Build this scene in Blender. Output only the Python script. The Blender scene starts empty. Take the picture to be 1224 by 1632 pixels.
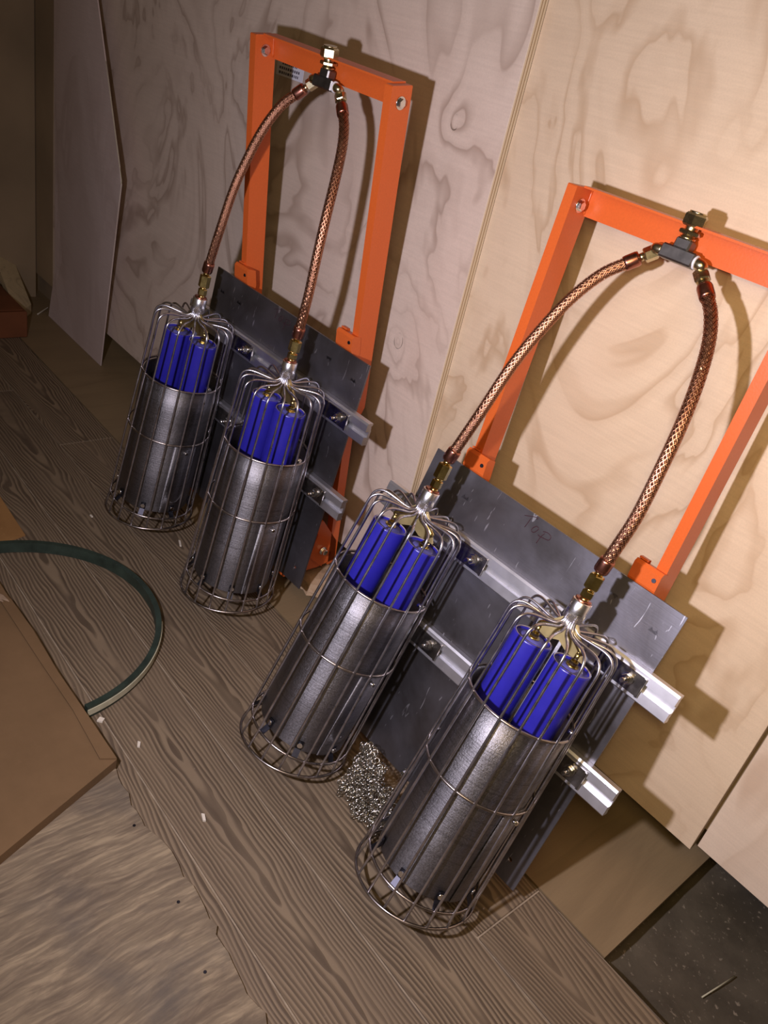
import bpy, math, random
from math import sin, cos, pi, radians
from mathutils import Matrix, Vector

# ------------------------------------------------------------------ units
S = 0.45            # one rig unit (width of a steel plate) in metres
H = 2.30            # camera height above the floor boards, in units
WY = 2.270          # distance of the back wall, in units
def W(X, D, I):     # X right, D down from eye level, I into the wall -> Blender
    return Vector((X*S, I*S, (H-D)*S))
random.seed(7)
scene = bpy.context.scene
COL = scene.collection

# ------------------------------------------------------------------ camera
RW = Matrix(((0.62565, -0.2091, 0.75156), (0.51114, 0.83767, -0.19245), (-0.58932, 0.50456, 0.63097)))
def c3(v): return Vector((v[0], v[2], -v[1]))
right, down, fwd = c3(RW[0]), c3(RW[1]), c3(RW[2])
cam = bpy.data.cameras.new('camera'); camo = bpy.data.objects.new('camera', cam); COL.objects.link(camo)
M = Matrix.Identity(4)
for i in range(3):
    M[i][0] = right[i]; M[i][1] = -down[i]; M[i][2] = -fwd[i]
M.translation = W(0, 0, 0)
camo.matrix_world = M
cam.sensor_fit = 'VERTICAL'; cam.sensor_height = 36; cam.sensor_width = 27; cam.lens = 1302.2/1632*36
cam.clip_start = 0.01
scene.camera = camo

# ------------------------------------------------------------------ world, lights, exposure
wd = bpy.data.worlds.new('world'); scene.world = wd; wd.use_nodes = True
wd.node_tree.nodes['Background'].inputs[0].default_value = (1.0, 0.72, 0.42, 1)
wd.node_tree.nodes['Background'].inputs[1].default_value = 0.055
def light(name, kind, loc, energy, color, size, target=None, shape='DISK'):
    d = bpy.data.lights.new(name, kind); o = bpy.data.objects.new(name, d); COL.objects.link(o)
    o.location = loc; d.energy = energy; d.color = color
    if kind == 'AREA':
        d.shape = shape; d.size = size
    else: d.shadow_soft_size = size
    if target is not None:
        o.rotation_euler = (Vector(target)-Vector(loc)).to_track_quat('-Z', 'Y').to_euler()
    return o
tl = light('hand_torch_light', 'SPOT', W(-0.80, 0.28, -0.12), 46, (0.88, 0.83, 1.0), 0.018, W(-1.5, 1.35, 2.2))
tl.data.spot_size = radians(150); tl.data.spot_blend = 1.0
light('warm_fill_light', 'AREA', W(-0.1, -0.5, 0.1), 3.5, (1.0, 0.70, 0.34), 0.5, W(-.8, 1.1, 2.46))  # added soft warm fill over the whole scene
wl_ = light('warm_torch_light', 'SPOT', W(0.02, -0.10, 0.0), 15, (1.0, 0.74, 0.40), 0.05, W(-.62, .95, 2.45))
wl_.data.spot_size = radians(62); wl_.data.spot_blend = 1.0
vs = scene.view_settings
vs.view_transform = 'Standard'; vs.look = 'None'; vs.gamma = 1; vs.exposure = 0.0
vs.use_curve_mapping = False

# ------------------------------------------------------------------ node helper
class NT:
    def __init__(s, name):
        s.m = bpy.data.materials.new(name); s.m.use_nodes = True
        s.t = s.m.node_tree; s.b = s.t.nodes['Principled BSDF']
    def n(s, typ, **kw):
        nd = s.t.nodes.new(typ)
        for k, v in kw.items():
            if k == 'ins':
                for a, b in v.items(): s.set(nd, a, b)
            else: setattr(nd, k, v)
        return nd
    def set(s, nd, a, b):
        if isinstance(b, bpy.types.NodeSocket): s.t.links.new(b, nd.inputs[a])
        else: nd.inputs[a].default_value = b
    def math(s, op, a, b=0.0, c=0.0, clamp=False):
        nd = s.n('ShaderNodeMath', operation=op); nd.use_clamp = clamp
        s.set(nd, 0, a); s.set(nd, 1, b)
        if op in ('MULTIPLY_ADD', 'WRAP', 'SMOOTH_MIN'): s.set(nd, 2, c)
        return nd.outputs[0]
    def obj(s): return s.n('ShaderNodeTexCoord').outputs['Object']
    def mapv(s, v, scale=(1, 1, 1), loc=(0, 0, 0)):
        nd = s.n('ShaderNodeMapping'); s.set(nd, 0, v); nd.inputs['Scale'].default_value = scale; nd.inputs['Location'].default_value = loc
        return nd.outputs[0]
    def noise(s, v, scale, detail=3, rough=.5, dist=0):
        nd = s.n('ShaderNodeTexNoise'); s.set(nd, 'Vector', v); nd.inputs['Scale'].default_value = scale
        nd.inputs['Detail'].default_value = detail; nd.inputs['Roughness'].default_value = rough; nd.inputs['Distortion'].default_value = dist
        return nd.outputs[0]
    def ramp(s, f, pts, interp='LINEAR'):
        nd = s.n('ShaderNodeValToRGB'); s.set(nd, 0, f); r = nd.color_ramp; r.interpolation = interp
        while len(r.elements) < len(pts): r.elements.new(0.5)
        for e, (p, c) in zip(r.elements, pts):
            e.position = p; e.color = (c, c, c, 1) if not hasattr(c, '__len__') else (*c, 1)
        return nd.outputs[0]
    def mix(s, f, a, b, mode='MIX'):
        nd = s.n('ShaderNodeMix', data_type='RGBA', blend_type=mode)
        s.set(nd, 0, f)
        for i, v in ((6, a), (7, b)):
            if isinstance(v, bpy.types.NodeSocket): s.t.links.new(v, nd.inputs[i])
            else: nd.inputs[i].default_value = (*v, 1)
        return nd.outputs[2]
    def bump(s, h, strength=.3, dist=.002):
        nd = s.n('ShaderNodeBump'); s.set(nd, 'Height', h); nd.inputs['Strength'].default_value = strength; nd.inputs['Distance'].default_value = dist
        s.t.links.new(nd.outputs[0], s.b.inputs['Normal'])
    def out(s, color=None, rough=None, metal=None, **kw):
        for k, v in (('Base Color', color), ('Roughness', rough), ('Metallic', metal)):
            if v is None: continue
            if isinstance(v, bpy.types.NodeSocket): s.t.links.new(v, s.b.inputs[k])
            else: s.b.inputs[k].default_value = (*v, 1) if k == 'Base Color' else v
        for k, v in kw.items(): s.b.inputs[k.replace('_', ' ')].default_value = v
        return s.m

def plain(name, col, rough=.5, metal=0., noise_amt=0.0, nscale=60, bump=0.0, **kw):
    t = NT(name); v = t.obj(); n = t.noise(v, nscale, 4)
    c = t.mix(t.ramp(n, [(.3, 0), (.7, 1)]), tuple(x*(1-noise_amt) for x in col), tuple(min(1, x*(1+noise_amt)) for x in col))
    if bump: t.bump(n, bump, .001)
    return t.out(c, rough, metal, **kw)

# plywood sheet with cathedral figure, knots (x, z, radius) in metres of the wall
def ply_mat(name, base, dark, knots=(), freq=7.0, seed=0.0, stain=.5, scale=1.0, horizontal=False, smooth_=0.5):
    t = NT(name); o = t.obj()
    sep = t.n('ShaderNodeSeparateXYZ'); t.set(sep, 0, o)
    x, z = sep.outputs[0], (sep.outputs[1] if horizontal else sep.outputs[2])
    sc = (1.0*scale, 1.0*scale, .62*scale) if not horizontal else (1.0*scale, 0.3*scale, 1)
    f = t.noise(t.mapv(o, sc, (seed, seed*.7, seed*1.3)), 3.0, 4.0, .5, 1.1)
    kn = None
    for kx, kz, kr in knots:
        dx = t.math('SUBTRACT', x, kx); dz = t.math('SUBTRACT', z, kz)
        d = t.math('SQRT', t.math('ADD', t.math('MULTIPLY', dx, dx), t.math('MULTIPLY', t.math('MULTIPLY', dz, dz), .6)))
        f = t.math('ADD', f, t.math('MULTIPLY', t.math('POWER', 2.718, t.math('MULTIPLY', d, -24.0)), .32))
        ring = t.math('SUBTRACT', 1.0, t.math('MULTIPLY', t.math('ABSOLUTE', t.math('SUBTRACT', d, kr)), 900.0), clamp=True)
        brk = t.ramp(t.noise(o, 55.0, 1), [(.42, 0), (.56, 1)])
        ring = t.math('MULTIPLY', ring, brk)
        kn = ring if kn is None else t.math('MAXIMUM', kn, ring)
    saw = t.math('FRACT', t.math('MULTIPLY', f, freq))
    band = t.ramp(saw, [(0, .0), (.30, .08), (.60, 1), (.66, .3), (1, 0)])
    gate = t.ramp(t.noise(t.mapv(o, sc, (seed+5, 3, seed)), 5.0, 2), [(.36, .2), (.55, 1)])
    band = t.math('MULTIPLY', band, gate)
    blot = t.ramp(t.noise(t.mapv(o, sc, (seed+9, 1, 2)), 2.2, 4, .55, .6), [(.45, 0), (.62, 1)])
    fine = t.noise(t.mapv(o, (9, 9, 160) if not horizontal else (160, 8, 9)), 1.6, 3)
    pore = t.noise(o, 420.0, 2)
    col = t.mix(t.math('MULTIPLY', band, stain), base, dark)
    col = t.mix(t.math('MULTIPLY', blot, .28), col, tuple(a*.5+b*.5 for a, b in zip(base, dark)))
    col = t.mix(t.ramp(fine, [(.35, .16), (.65, 0)]), col, tuple(a*.62 for a in base))
    col = t.mix(t.ramp(pore, [(.35, .12), (.6, 0)]), col, tuple(a*.6 for a in base))
    if kn is not None: col = t.mix(t.math('MULTIPLY', kn, .85), col, (.035, .018, .008))
    t.bump(fine, .12, .001)
    return t.out(col, .62)

def board_mat():
    t = NT('weathered_pine_board'); o = t.obj()
    rnd = t.n('ShaderNodeObjectInfo').outputs['Random']
    off = t.n('ShaderNodeCombineXYZ'); t.set(off, 0, t.math('MULTIPLY', rnd, 7.3)); t.set(off, 1, t.math('MULTIPLY', rnd, 3.1))
    ad = t.n('ShaderNodeVectorMath', operation='ADD'); t.set(ad, 0, o); t.set(ad, 1, off.outputs[0]); p = ad.outputs[0]
    sep = t.n('ShaderNodeSeparateXYZ'); t.set(sep, 0, o); x, y = sep.outputs[0], sep.outputs[1]
    warp = t.noise(t.mapv(p, (1.0, 3.2, 1)), 2.6, 3, .5, .2)
    warp2 = t.noise(t.mapv(p, (4, 16, 1)), 2.0, 2)
    yy = t.math('ADD', y, t.math('MULTIPLY', t.math('SUBTRACT', warp, .5), .045))
    cat = t.math('SQRT', t.math('ADD', t.math('MULTIPLY', yy, yy), .00012))
    f = t.math('ADD', cat, t.math('MULTIPLY', x, t.math('MULTIPLY', t.math('SUBTRACT', rnd, .5), .14)))
    f = t.math('ADD', f, t.math('MULTIPLY', x, .05))
    f = t.math('ADD', f, t.math('MULTIPLY', warp2, .012))
    # knots along the board bend the growth rings
    vor = t.n('ShaderNodeTexVoronoi'); t.set(vor, 'Vector', t.mapv(p, (1.9, 6.0, 1))); vor.inputs['Scale'].default_value = 1.0
    d = vor.outputs['Distance']
    f = t.math('ADD', f, t.math('MULTIPLY', t.math('POWER', 2.718, t.math('MULTIPLY', d, -9.0)), .035))
    saw = t.math('FRACT', t.math('MULTIPLY', f, 155.0))
    line = t.ramp(saw, [(0, 0), (.28, .05), (.62, 1), (.92, .95), (1, 0)])
    broad = t.ramp(t.noise(t.mapv(p, (1.5, 20, 1)), 1.7, 3), [(.32, .5), (.55, 1)])
    line = t.math('MULTIPLY', line, broad)
    dirt = t.ramp(t.noise(p, 7.0, 5, .6), [(.38, 0), (.62, 1)])
    speck = t.ramp(t.noise(p, 130.0, 3, .6), [(.66, 0), (.74, 1)])
    c = t.mix(t.math('MULTIPLY', line, .9), (.29, .215, .13), (.055, .034, .018))
    c = t.mix(t.math('MULTIPLY', dirt, .35), c, (.16, .115, .075))
    c = t.mix(t.math('MULTIPLY', speck, .25), c, (.42, .36, .27))
    # boards turn darker and mottled towards the left end
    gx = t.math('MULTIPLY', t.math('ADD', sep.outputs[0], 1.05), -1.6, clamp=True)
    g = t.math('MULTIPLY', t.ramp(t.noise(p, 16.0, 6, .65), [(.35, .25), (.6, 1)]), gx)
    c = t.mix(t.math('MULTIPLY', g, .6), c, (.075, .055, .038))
    tone = t.ramp(t.math('FRACT', t.math('MULTIPLY', rnd, 17.3)), [(0, 0), (1, .35)])
    c = t.mix(tone, c, (.13, .092, .055))
    t.bump(line, .35, .0012)
    return t.out(c, .72)

def worn_mat():
    t = NT('worn_flooring_plywood'); o = t.obj()
    wob = t.noise(o, 5.0, 3)
    cmb = t.n('ShaderNodeCombineXYZ'); t.set(cmb, 0, t.math('MULTIPLY', wob, .035)); ad = t.n('ShaderNodeVectorMath', operation='ADD'); t.set(ad, 0, o); t.set(ad, 1, cmb.outputs[0]); p = ad.outputs[0]
    rot = t.n('ShaderNodeMapping'); t.set(rot, 0, p); rot.inputs['Rotation'].default_value = (0, 0, radians(-12)); rot.inputs['Scale'].default_value = (34, 5.5, 1)
    st = t.noise(rot.outputs[0], 1.5, 6, .68, .6)
    rot2 = t.n('ShaderNodeMapping'); t.set(rot2, 0, p); rot2.inputs['Rotation'].default_value = (0, 0, radians(-12)); rot2.inputs['Scale'].default_value = (160, 16, 1)
    st2 = t.noise(rot2.outputs[0], 1.2, 3)
    blot = t.noise(o, 5.5, 5, .62, .5)
    c = t.mix(t.ramp(st, [(.38, 0), (.62, 1)]), (.17, .125, .08), (.35, .27, .165))
    c = t.mix(t.ramp(st2, [(.45, .45), (.6, 0)]), c, (.11, .08, .05))
    c = t.mix(t.ramp(blot, [(.52, 0), (.72, .7)]), c, (.10, .085, .07))
    t.bump(st, .5, .002)
    return t.out(c, .78)

def dirt_mat(name, a, b, c_, sc=14.0):
    t = NT(name); o = t.obj()
    n = t.noise(o, sc, 7, .65); s2 = t.noise(o, sc*14, 3, .6)
    c = t.mix(t.ramp(n, [(.35, 0), (.65, 1)]), a, b)
    c = t.mix(t.ramp(s2, [(.62, 0), (.72, .8)]), c, c_)
    t.bump(n, .5, .004)
    return t.out(c, .9)

def metal_mat(name, col, rough, var=.15, scale=(1, 1, 1), nscale=40, bump=0.0, metal=1.0, rvar=.1, dirt=None):
    t = NT(name); o = t.obj(); n = t.noise(t.mapv(o, scale), nscale, 5, .6)
    c = t.mix(t.ramp(n, [(.3, 0), (.7, 1)]), tuple(x*(1-var) for x in col), tuple(min(1, x*(1+var)) for x in col))
    r = t.math('ADD', t.math('MULTIPLY', n, rvar*2), rough-rvar)
    if bump: t.bump(n, bump, .0006)
    if dirt:
        c = t.mix(t.ramp(t.noise(o, 11, 4, .6), [(.5, 0), (.75, .6)]), c, dirt)
    return t.out(c, r, metal)

def plate_mat():
    t = NT('scratched_bare_steel'); o = t.obj()
    n = t.noise(o, 6.0, 5, .6, .4)
    brush = t.noise(t.mapv(o, (3, 3, 90)), 6.0, 4)
    # short bright scratches
    sc = t.noise(t.mapv(o, (60, 1, 12)), 1.6, 2, .5, 1.4)
    sm = t.ramp(sc, [(.69, 0), (.72, 1)])
    c = t.mix(t.ramp(n, [(.35, 0), (.65, 1)]), (.125, .115, .115), (.26, .255, .285))
    c = t.mix(t.math('MULTIPLY', sm, .6), c, (.75, .75, .8))
    r = t.math('ADD', t.math('MULTIPLY', n, .22), .30)
    t.bump(brush, .10, .0006)
    return t.out(c, r, .92)

def shield_mat():
    t = NT('spun_sheet_steel'); o = t.obj()
    cyl = t.noise(t.mapv(o, (6, 6, 420)), 1.0, 4, .6)
    fleck = t.noise(o, 380.0, 3, .8)
    n = t.noise(o, 9.0, 4)
    c = t.mix(t.ramp(n, [(.3, 0), (.7, 1)]), (.24, .23, .245), (.36, .35, .36))
    h = t.math('ADD', t.math('MULTIPLY', cyl, .7), t.math('MULTIPLY', fleck, .6))
    sc2 = t.noise(t.mapv(o, (3, 3, 260)), 1.0, 3, .7)
    c = t.mix(t.ramp(sc2, [(.52, 0), (.66, .45)]), c, (.15, .145, .15))
    c = t.mix(t.ramp(fleck, [(.35, .5), (.6, 0)]), c, (.13, .125, .13))
    t.bump(h, .7, .0011)
    tn = t.n('ShaderNodeTangent', direction_type='RADIAL', axis='Z'); t.t.links.new(tn.outputs[0], t.b.inputs['Tangent'])
    return t.out(c, t.math('ADD', t.math('MULTIPLY', fleck, .25), .34), 1.0, Anisotropic=.75, Anisotropic_Rotation=.25)

M_ply_mid = ply_mat('pine_plywood_face', (.74, .585, .405), (.42, .26, .13), (), 8.0, 2.3, .6)
M_ply_left = ply_mat('knotty_plywood_face', (.74, .61, .50), (.27, .17, .115), ((-.9943, .9241, .0085), (-1.0074, .5568, .011)), 9.0, 1.1, .62)
M_ply_right = ply_mat('pale_plywood_face', (.78, .64, .49), (.50, .34, .22), (), 6.0, 6.7, .6)
M_ply_edge = metal_mat('plywood_edge_laminations', (.62, .48, .30), .7, .35, (1, 1, 1), 6, metal=0.0)
M_ply_floor = ply_mat('stained_floor_plywood', (.28, .20, .105), (.13, .085, .042), (), 3.0, 4.4, .35, 1.6, True)
M_ply_worn = worn_mat()
M_hardboard = ply_mat('thin_veneer_sheet', (.70, .58, .54), (.42, .30, .25), (), 3.0, 3.3, .35)
M_darkwall = plain('dark_side_wall', (.30, .22, .13), .85, 0, .2, 3)
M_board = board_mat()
M_dust = dirt_mat('dusty_seam_filler', (.26, .20, .135), (.40, .32, .22), (.5, .42, .3), 30)
M_dirt = dirt_mat('damp_dirty_slab', (.06, .048, .03), (.12, .098, .065), (.30, .25, .18), 9)
M_orange = plain('orange_enamel', (.68, .13, .024), .36, 0, .04, 400, .10)
M_plate = plate_mat()
M_shield = shield_mat()
M_wire = metal_mat('drawn_steel_wire', (.60, .59, .64), .30, .25, nscale=60)
M_hoop = metal_mat('welded_hoop_steel', (.40, .35, .32), .30, .35, nscale=50)
M_alu = metal_mat('extruded_aluminium', (.82, .82, .86), .42, .05, (1, 1, 1), 30, rvar=.05)
M_alu_turned = metal_mat('turned_aluminium', (.86, .86, .88), .28, .06, (1, 1, 60), 8, rvar=.05)
M_chrome = metal_mat('bright_zinc_plate', (.78, .77, .75), .16, .15, nscale=90)
M_clamp = metal_mat('smudged_zinc_clamp', (.38, .36, .34), .24, .4, nscale=70, rvar=.12)
M_link = metal_mat('tarnished_steel_link', (.50, .48, .43), .20, .3, nscale=90)
M_brass = metal_mat('yellow_brass', (.66, .52, .20), .22, .15, nscale=50)
M_nickel = metal_mat('dull_plated_brass', (.55, .48, .30), .26, .2, nscale=60)
M_darkalu = metal_mat('dark_anodised_tee', (.20, .19, .18), .45, .1, nscale=60)
M_copper = metal_mat('copper_braid_strand', (.64, .33, .20), .36, .2, nscale=120)
M_coppercore = metal_mat('dark_copper_core', (.16, .06, .04), .5, .2, nscale=120)
M_ferrule = metal_mat('crimped_copper_ferrule', (.42, .18, .13), .30, .25, nscale=80)
M_blue = plain('blue_canister_paint', (.026, .022, .33), .30, 0, .06, 60)
M_bluecap = plain('scuffed_blue_cap', (.10, .10, .36), .4, 0, .5, 40)
M_blackclip = metal_mat('blackened_steel_clip', (.06, .06, .075), .45, .3, nscale=60)
M_label = plain('white_paper_label', (.78, .78, .84), .6, 0, .03, 30)
M_ink = plain('label_ink', (.10, .09, .12), .6)
M_marker = plain('maroon_marker_ink', (.045, .010, .018), .5)
M_card = dirt_mat('brown_cardboard', (.165, .096, .040), (.21, .124, .054), (.19, .11, .048), 5)
M_card2 = dirt_mat('orange_brown_cardboard', (.30, .15, .045), (.38, .20, .065), (.40, .22, .08), 8)
M_cardedge = plain('torn_cardboard_edge', (.52, .38, .25), .85, 0, .25, 60)
M_reddish = plain('reddish_crate_paint', (.16, .05, .014), .7, 0, .2, 10)
M_lumber = ply_mat('aged_lumber', (.62, .50, .29), (.30, .22, .13), (), 8.0, 2.1, .6, 2.5)
M_hosegreen = metal_mat('dark_green_rubber', (.026, .042, .030), .5, .4, nscale=25, metal=0)
M_hosebeige = plain('beige_canvas_band', (.50, .47, .32), .7, 0, .12, 60)
M_paper = plain('brown_kraft_paper', (.46, .32, .19), .7, 0, .15, 20)
M_chip = plain('pale_chip', (.75, .68, .55), .7)

# ------------------------------------------------------------------ mesh builder
class MB:
    def __init__(s): s.v = []; s.f = []; s.sm = []
    def add(s, vs, fs, smooth=False):
        o = len(s.v); s.v += [tuple(p) for p in vs]; s.f += [tuple(i+o for i in q) for q in fs]; s.sm += [smooth]*len(fs); return s
    def box(s, a, b, bev=0.0):
        x0, y0, z0 = [min(a[i], b[i]) for i in range(3)]; x1, y1, z1 = [max(a[i], b[i]) for i in range(3)]
        if bev <= 0:
            vs = [(x, y, z) for z in (z0, z1) for y in (y0, y1) for x in (x0, x1)]
            return s.add(vs, [(0, 2, 3, 1), (4, 5, 7, 6), (0, 1, 5, 4), (2, 6, 7, 3), (0, 4, 6, 2), (1, 3, 7, 5)])
        # chamfered around x axis direction edges and ends: use hull-like 24 vertices
        vs = []
        for sx in (0, 1):
            for sy in (0, 1):
                for sz in (0, 1):
                    X = (x0, x1)[sx]; Y = (y0, y1)[sy]; Z = (z0, z1)[sz]
                    dx = bev*(1-2*sx); dy = bev*(1-2*sy); dz = bev*(1-2*sz)
                    vs += [(X, Y+dy, Z+dz), (X+dx, Y, Z+dz), (X+dx, Y+dy, Z)]
        def i(sx, sy, sz, k): return (sx*4+sy*2+sz)*3+k
        fs = []
        for q in (0, 1):
            fs.append(tuple(i(q, a_, b_, 0) for a_, b_ in ((0, 0), (0, 1), (1, 1), (1, 0))))
            fs.append(tuple(i(a_, q, b_, 1) for a_, b_ in ((0, 0), (0, 1), (1, 1), (1, 0))))
            fs.append(tuple(i(a_, b_, q, 2) for a_, b_ in ((0, 0), (0, 1), (1, 1), (1, 0))))
        for p in (0, 1):
            for q in (0, 1):
                fs.append((i(0, p, q, 1), i(1, p, q, 1), i(1, p, q, 2), i(0, p, q, 2)))
                fs.append((i(p, 0, q, 0), i(p, 1, q, 0), i(p, 1, q, 2), i(p, 0, q, 2)))
                fs.append((i(p, q, 0, 0), i(p, q, 1, 0), i(p, q, 1, 1), i(p, q, 0, 1)))
                for r in (0, 1): 
                    if p in (0, 1): pass
        for a_ in (0, 1):
            for b_ in (0, 1):
                for c_ in (0, 1): fs.append((i(a_, b_, c_, 0), i(a_, b_, c_, 1), i(a_, b_, c_, 2)))
        return s.add(vs, fs)
    def prism(s, poly, axis, a, b):
        # poly: list of 2D points in the two other axes (cyclic order), extruded along axis from a to b
        def P(p, t):
            q = list(p); q.insert(axis, t); return tuple(q)
        n = len(poly); vs = [P(p, a) for p in poly]+[P(p, b) for p in poly]
        fs = [tuple(range(n)), tuple(range(2*n-1, n-1, -1))]+[(i, (i+1) % n, n+(i+1) % n, n+i) for i in range(n)]
        return s.add(vs, fs)
    def tube(s, pts, r, n=8, closed=False, caps=True, smooth=True):
        pts = [Vector(p) for p in pts]; m = len(pts)
        rr = r if hasattr(r, '__len__') else [r]*m
        tang = []
        for i in range(m):
            a = pts[(i-1) % m] if (closed or i > 0) else pts[i]; b = pts[(i+1) % m] if (closed or i < m-1) else pts[i]
            tang.append((b-a).normalized())
        up = tang[0].orthogonal().normalized(); vs = []
        for i in range(m):
            up = (up-tang[i]*up.dot(tang[i])).normalized(); w = tang[i].cross(up)
            for k in range(n):
                t = 2*pi*k/n; vs.append(pts[i]+(up*cos(t)+w*sin(t))*rr[i])
        fs = []
        for i in range(m if closed else m-1):
            j = (i+1) % m
            for k in range(n): fs.append((i*n+k, i*n+(k+1) % n, j*n+(k+1) % n, j*n+k))
        s.add(vs, fs, smooth)
        if caps and not closed:
            s.add(vs[:n], [tuple(range(n-1, -1, -1))]); s.add(vs[-n:], [tuple(range(n))])
        return s
    def cyl(s, a, b, r, n=16, r2=None, smooth=True): return s.tube([a, b], [r, r if r2 is None else r2], n, smooth=smooth)
    def lathe(s, a, d, prof, n=24, smooth=True, closed=False):
        # a origin, d axis direction, prof list of (along, radius)
        a = Vector(a); d = Vector(d).normalized(); u = d.orthogonal().normalized(); w = d.cross(u)
        vs = [a+d*h+(u*cos(2*pi*k/n)+w*sin(2*pi*k/n))*r for h, r in prof for k in range(n)]
        m = len(prof); fs = []
        for i in range(m if closed else m-1):
            j = (i+1) % m
            for k in range(n): fs.append((i*n+k, i*n+(k+1) % n, j*n+(k+1) % n, j*n+k))
        return s.add(vs, fs, smooth)
    def hexbar(s, a, b, r): 
        a = Vector(a); b = Vector(b); d = (b-a); L = d.length; c = min(r*.15, L*.2)
        s.lathe(a, d, [(0, 0.0001), (0, r*.86), (c, r), (L-c, r), (L, r*.86), (L, 0.0001)], 6, False); return s
    def build(s, name, mat, parent=None, fn=None, kind=None):
        me = bpy.data.meshes.new(name); vs = [fn(p) for p in s.v] if fn else s.v
        me.from_pydata([tuple(v) for v in vs], [], s.f); me.polygons.foreach_set('use_smooth', s.sm)
        import bmesh as bm_
        b = bm_.new(); b.from_mesh(me); bm_.ops.remove_doubles(b, verts=b.verts, dist=1e-7); bm_.ops.recalc_face_normals(b, faces=b.faces); b.to_mesh(me); b.free()
        me.materials.append(mat)
        o = bpy.data.objects.new(name, me); COL.objects.link(o)
        if parent: o.parent = parent
        if kind: o['kind'] = kind
        return o
def tag(o, label, cat, group=None):
    o['label'] = label; o['category'] = cat
    if group: o['group'] = group
    return o
def empty(name, loc=(0, 0, 0)):
    o = bpy.data.objects.new(name, None); COL.objects.link(o); o.location = loc; o.empty_display_size = .05; return o
def world_prism(mb, poly_XI, D0, D1):   # polygon in (X, I), between two depths
    pts = [(X*S, I*S) for X, I in poly_XI]
    return mb.prism(pts, 2, (H-D0)*S, (H-D1)*S)

# ------------------------------------------------------------------ room shell
wall = empty('wall_back', W(-2.5, H, WY)); wall['kind'] = 'structure'
def panel(X0, X1, Dtop, Dbot, I0, th, mat, name='plywood_panel'):
    m = MB().box(W(X0, Dtop, I0), W(X1, Dbot, I0+th), 0.0006)
    o = m.build(name, mat, wall); o.matrix_parent_inverse = wall.matrix_basis.inverted(); return o
pl = panel(-5.80, -1.971, -1.2, 2.100, WY-.034, .032, M_ply_left); pl['label'] = 'knotty plywood panel standing proud'
pd = panel(-6.14, -5.802, -1.2, 2.12, WY-.034, .032, M_darkwall, 'hardboard_strip'); pd['label'] = 'dark narrow board in the corner'
pm = panel(-1.969, -.393, -1.2, 2.106, WY, .03, M_ply_mid); pm['label'] = 'middle plywood panel, cleaner face'
pr_ = panel(-.380, 2.2, -1.2, 2.070, WY, .03, M_ply_right); pr_['label'] = 'pale plywood panel ending above the floor recess'
# laminated edge of the proud left panel: thin plies, each slightly stepped
for i, (dx, c) in enumerate(((.0012, (.70, .58, .40)), (.0004, (.42, .30, .18)), (.0012, (.66, .54, .36)), (.0004, (.40, .29, .17)), (.0011, (.68, .56, .38)))):
    m = MB().box(W(-1.9712, -1.2, WY-.0335+i*.0066), W(-1.9712+dx/S*1.0, 2.098, WY-.0335+(i+1)*.0066))
    o = m.build('veneer_ply', plain('veneer_ply_%s' % ('pale' if c[0] > .5 else 'dark'), c, .8), wall); o.matrix_parent_inverse = wall.matrix_basis.inverted()
backing = MB().box(W(-6.7, -1.25, WY+.034), W(2.3, 2.02, WY+.10)).build('backing_sheet', M_darkwall, wall); backing.matrix_parent_inverse = wall.matrix_basis.inverted()
bx_ = MB().box(W(-6.7, -1.25, WY+.034), W(-5.62, 2.4, WY+.10)).build('backing_sheet', M_darkwall, wall); bx_.matrix_parent_inverse = wall.matrix_basis.inverted()
bv = MB().box(W(-6.7, 1.9, 2.85), W(2.4, 2.6, 2.92)).build('void_wall', M_darkwall, wall); bv.matrix_parent_inverse = wall.matrix_basis.inverted()  # added dark wall closing the void below the plywood panels
wl = MB().box(W(-6.26, -1.2, -1.6), W(-6.11, 2.4, WY-.04)).build('wall_left', M_darkwall); wl['kind'] = 'structure'

floor = empty('floor', W(-2.5, H, 1.0)); floor['kind'] = 'structure'
def fl(o, label=None):
    o.parent = floor; o.matrix_parent_inverse = floor.matrix_basis.inverted()
    if label: o['label'] = label
    return o
TH = .002
def board(X0, X1, I0, I1, dz=0.0):
    cx, ci = (X0+X1)/2, (I0+I1)/2
    m = MB().box((-(X1-X0)/2*S, -(I1-I0)/2*S, -TH*S), ((X1-X0)/2*S, (I1-I0)/2*S, 0), .0012)
    o = m.build('floor_board', M_board); o.location = W(cx, H-dz, ci)
    return fl(o)
g = .0062
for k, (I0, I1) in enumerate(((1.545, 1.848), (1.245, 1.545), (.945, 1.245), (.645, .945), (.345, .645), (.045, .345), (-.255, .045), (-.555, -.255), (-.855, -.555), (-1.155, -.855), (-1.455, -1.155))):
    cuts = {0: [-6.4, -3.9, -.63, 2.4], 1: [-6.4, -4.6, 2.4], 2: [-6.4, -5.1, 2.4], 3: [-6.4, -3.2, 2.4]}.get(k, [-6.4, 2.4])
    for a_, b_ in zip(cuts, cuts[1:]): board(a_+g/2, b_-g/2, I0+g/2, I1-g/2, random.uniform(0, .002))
fl(world_prism(MB(), [(-6.42, -1.5), (2.5, -1.5), (2.5, 1.846), (-6.42, 1.846)], H+.0022, H+.12).build('dusty_subfloor', M_dust))
fl(world_prism(MB(), [(-6.42, 1.854), (-.360, 1.854), (-.372, 2.84), (-6.42, 2.84)], H, H+.022).build('plywood_strip', M_ply_floor), 'stained plywood strip along the wall')
fl(world_prism(MB(), [(-6.42, 1.856), (-.372, 1.856), (-.382, 2.84), (-6.42, 2.84)], H+.023, H+.11).build('timber_sleeper', M_ply_floor))
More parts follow.
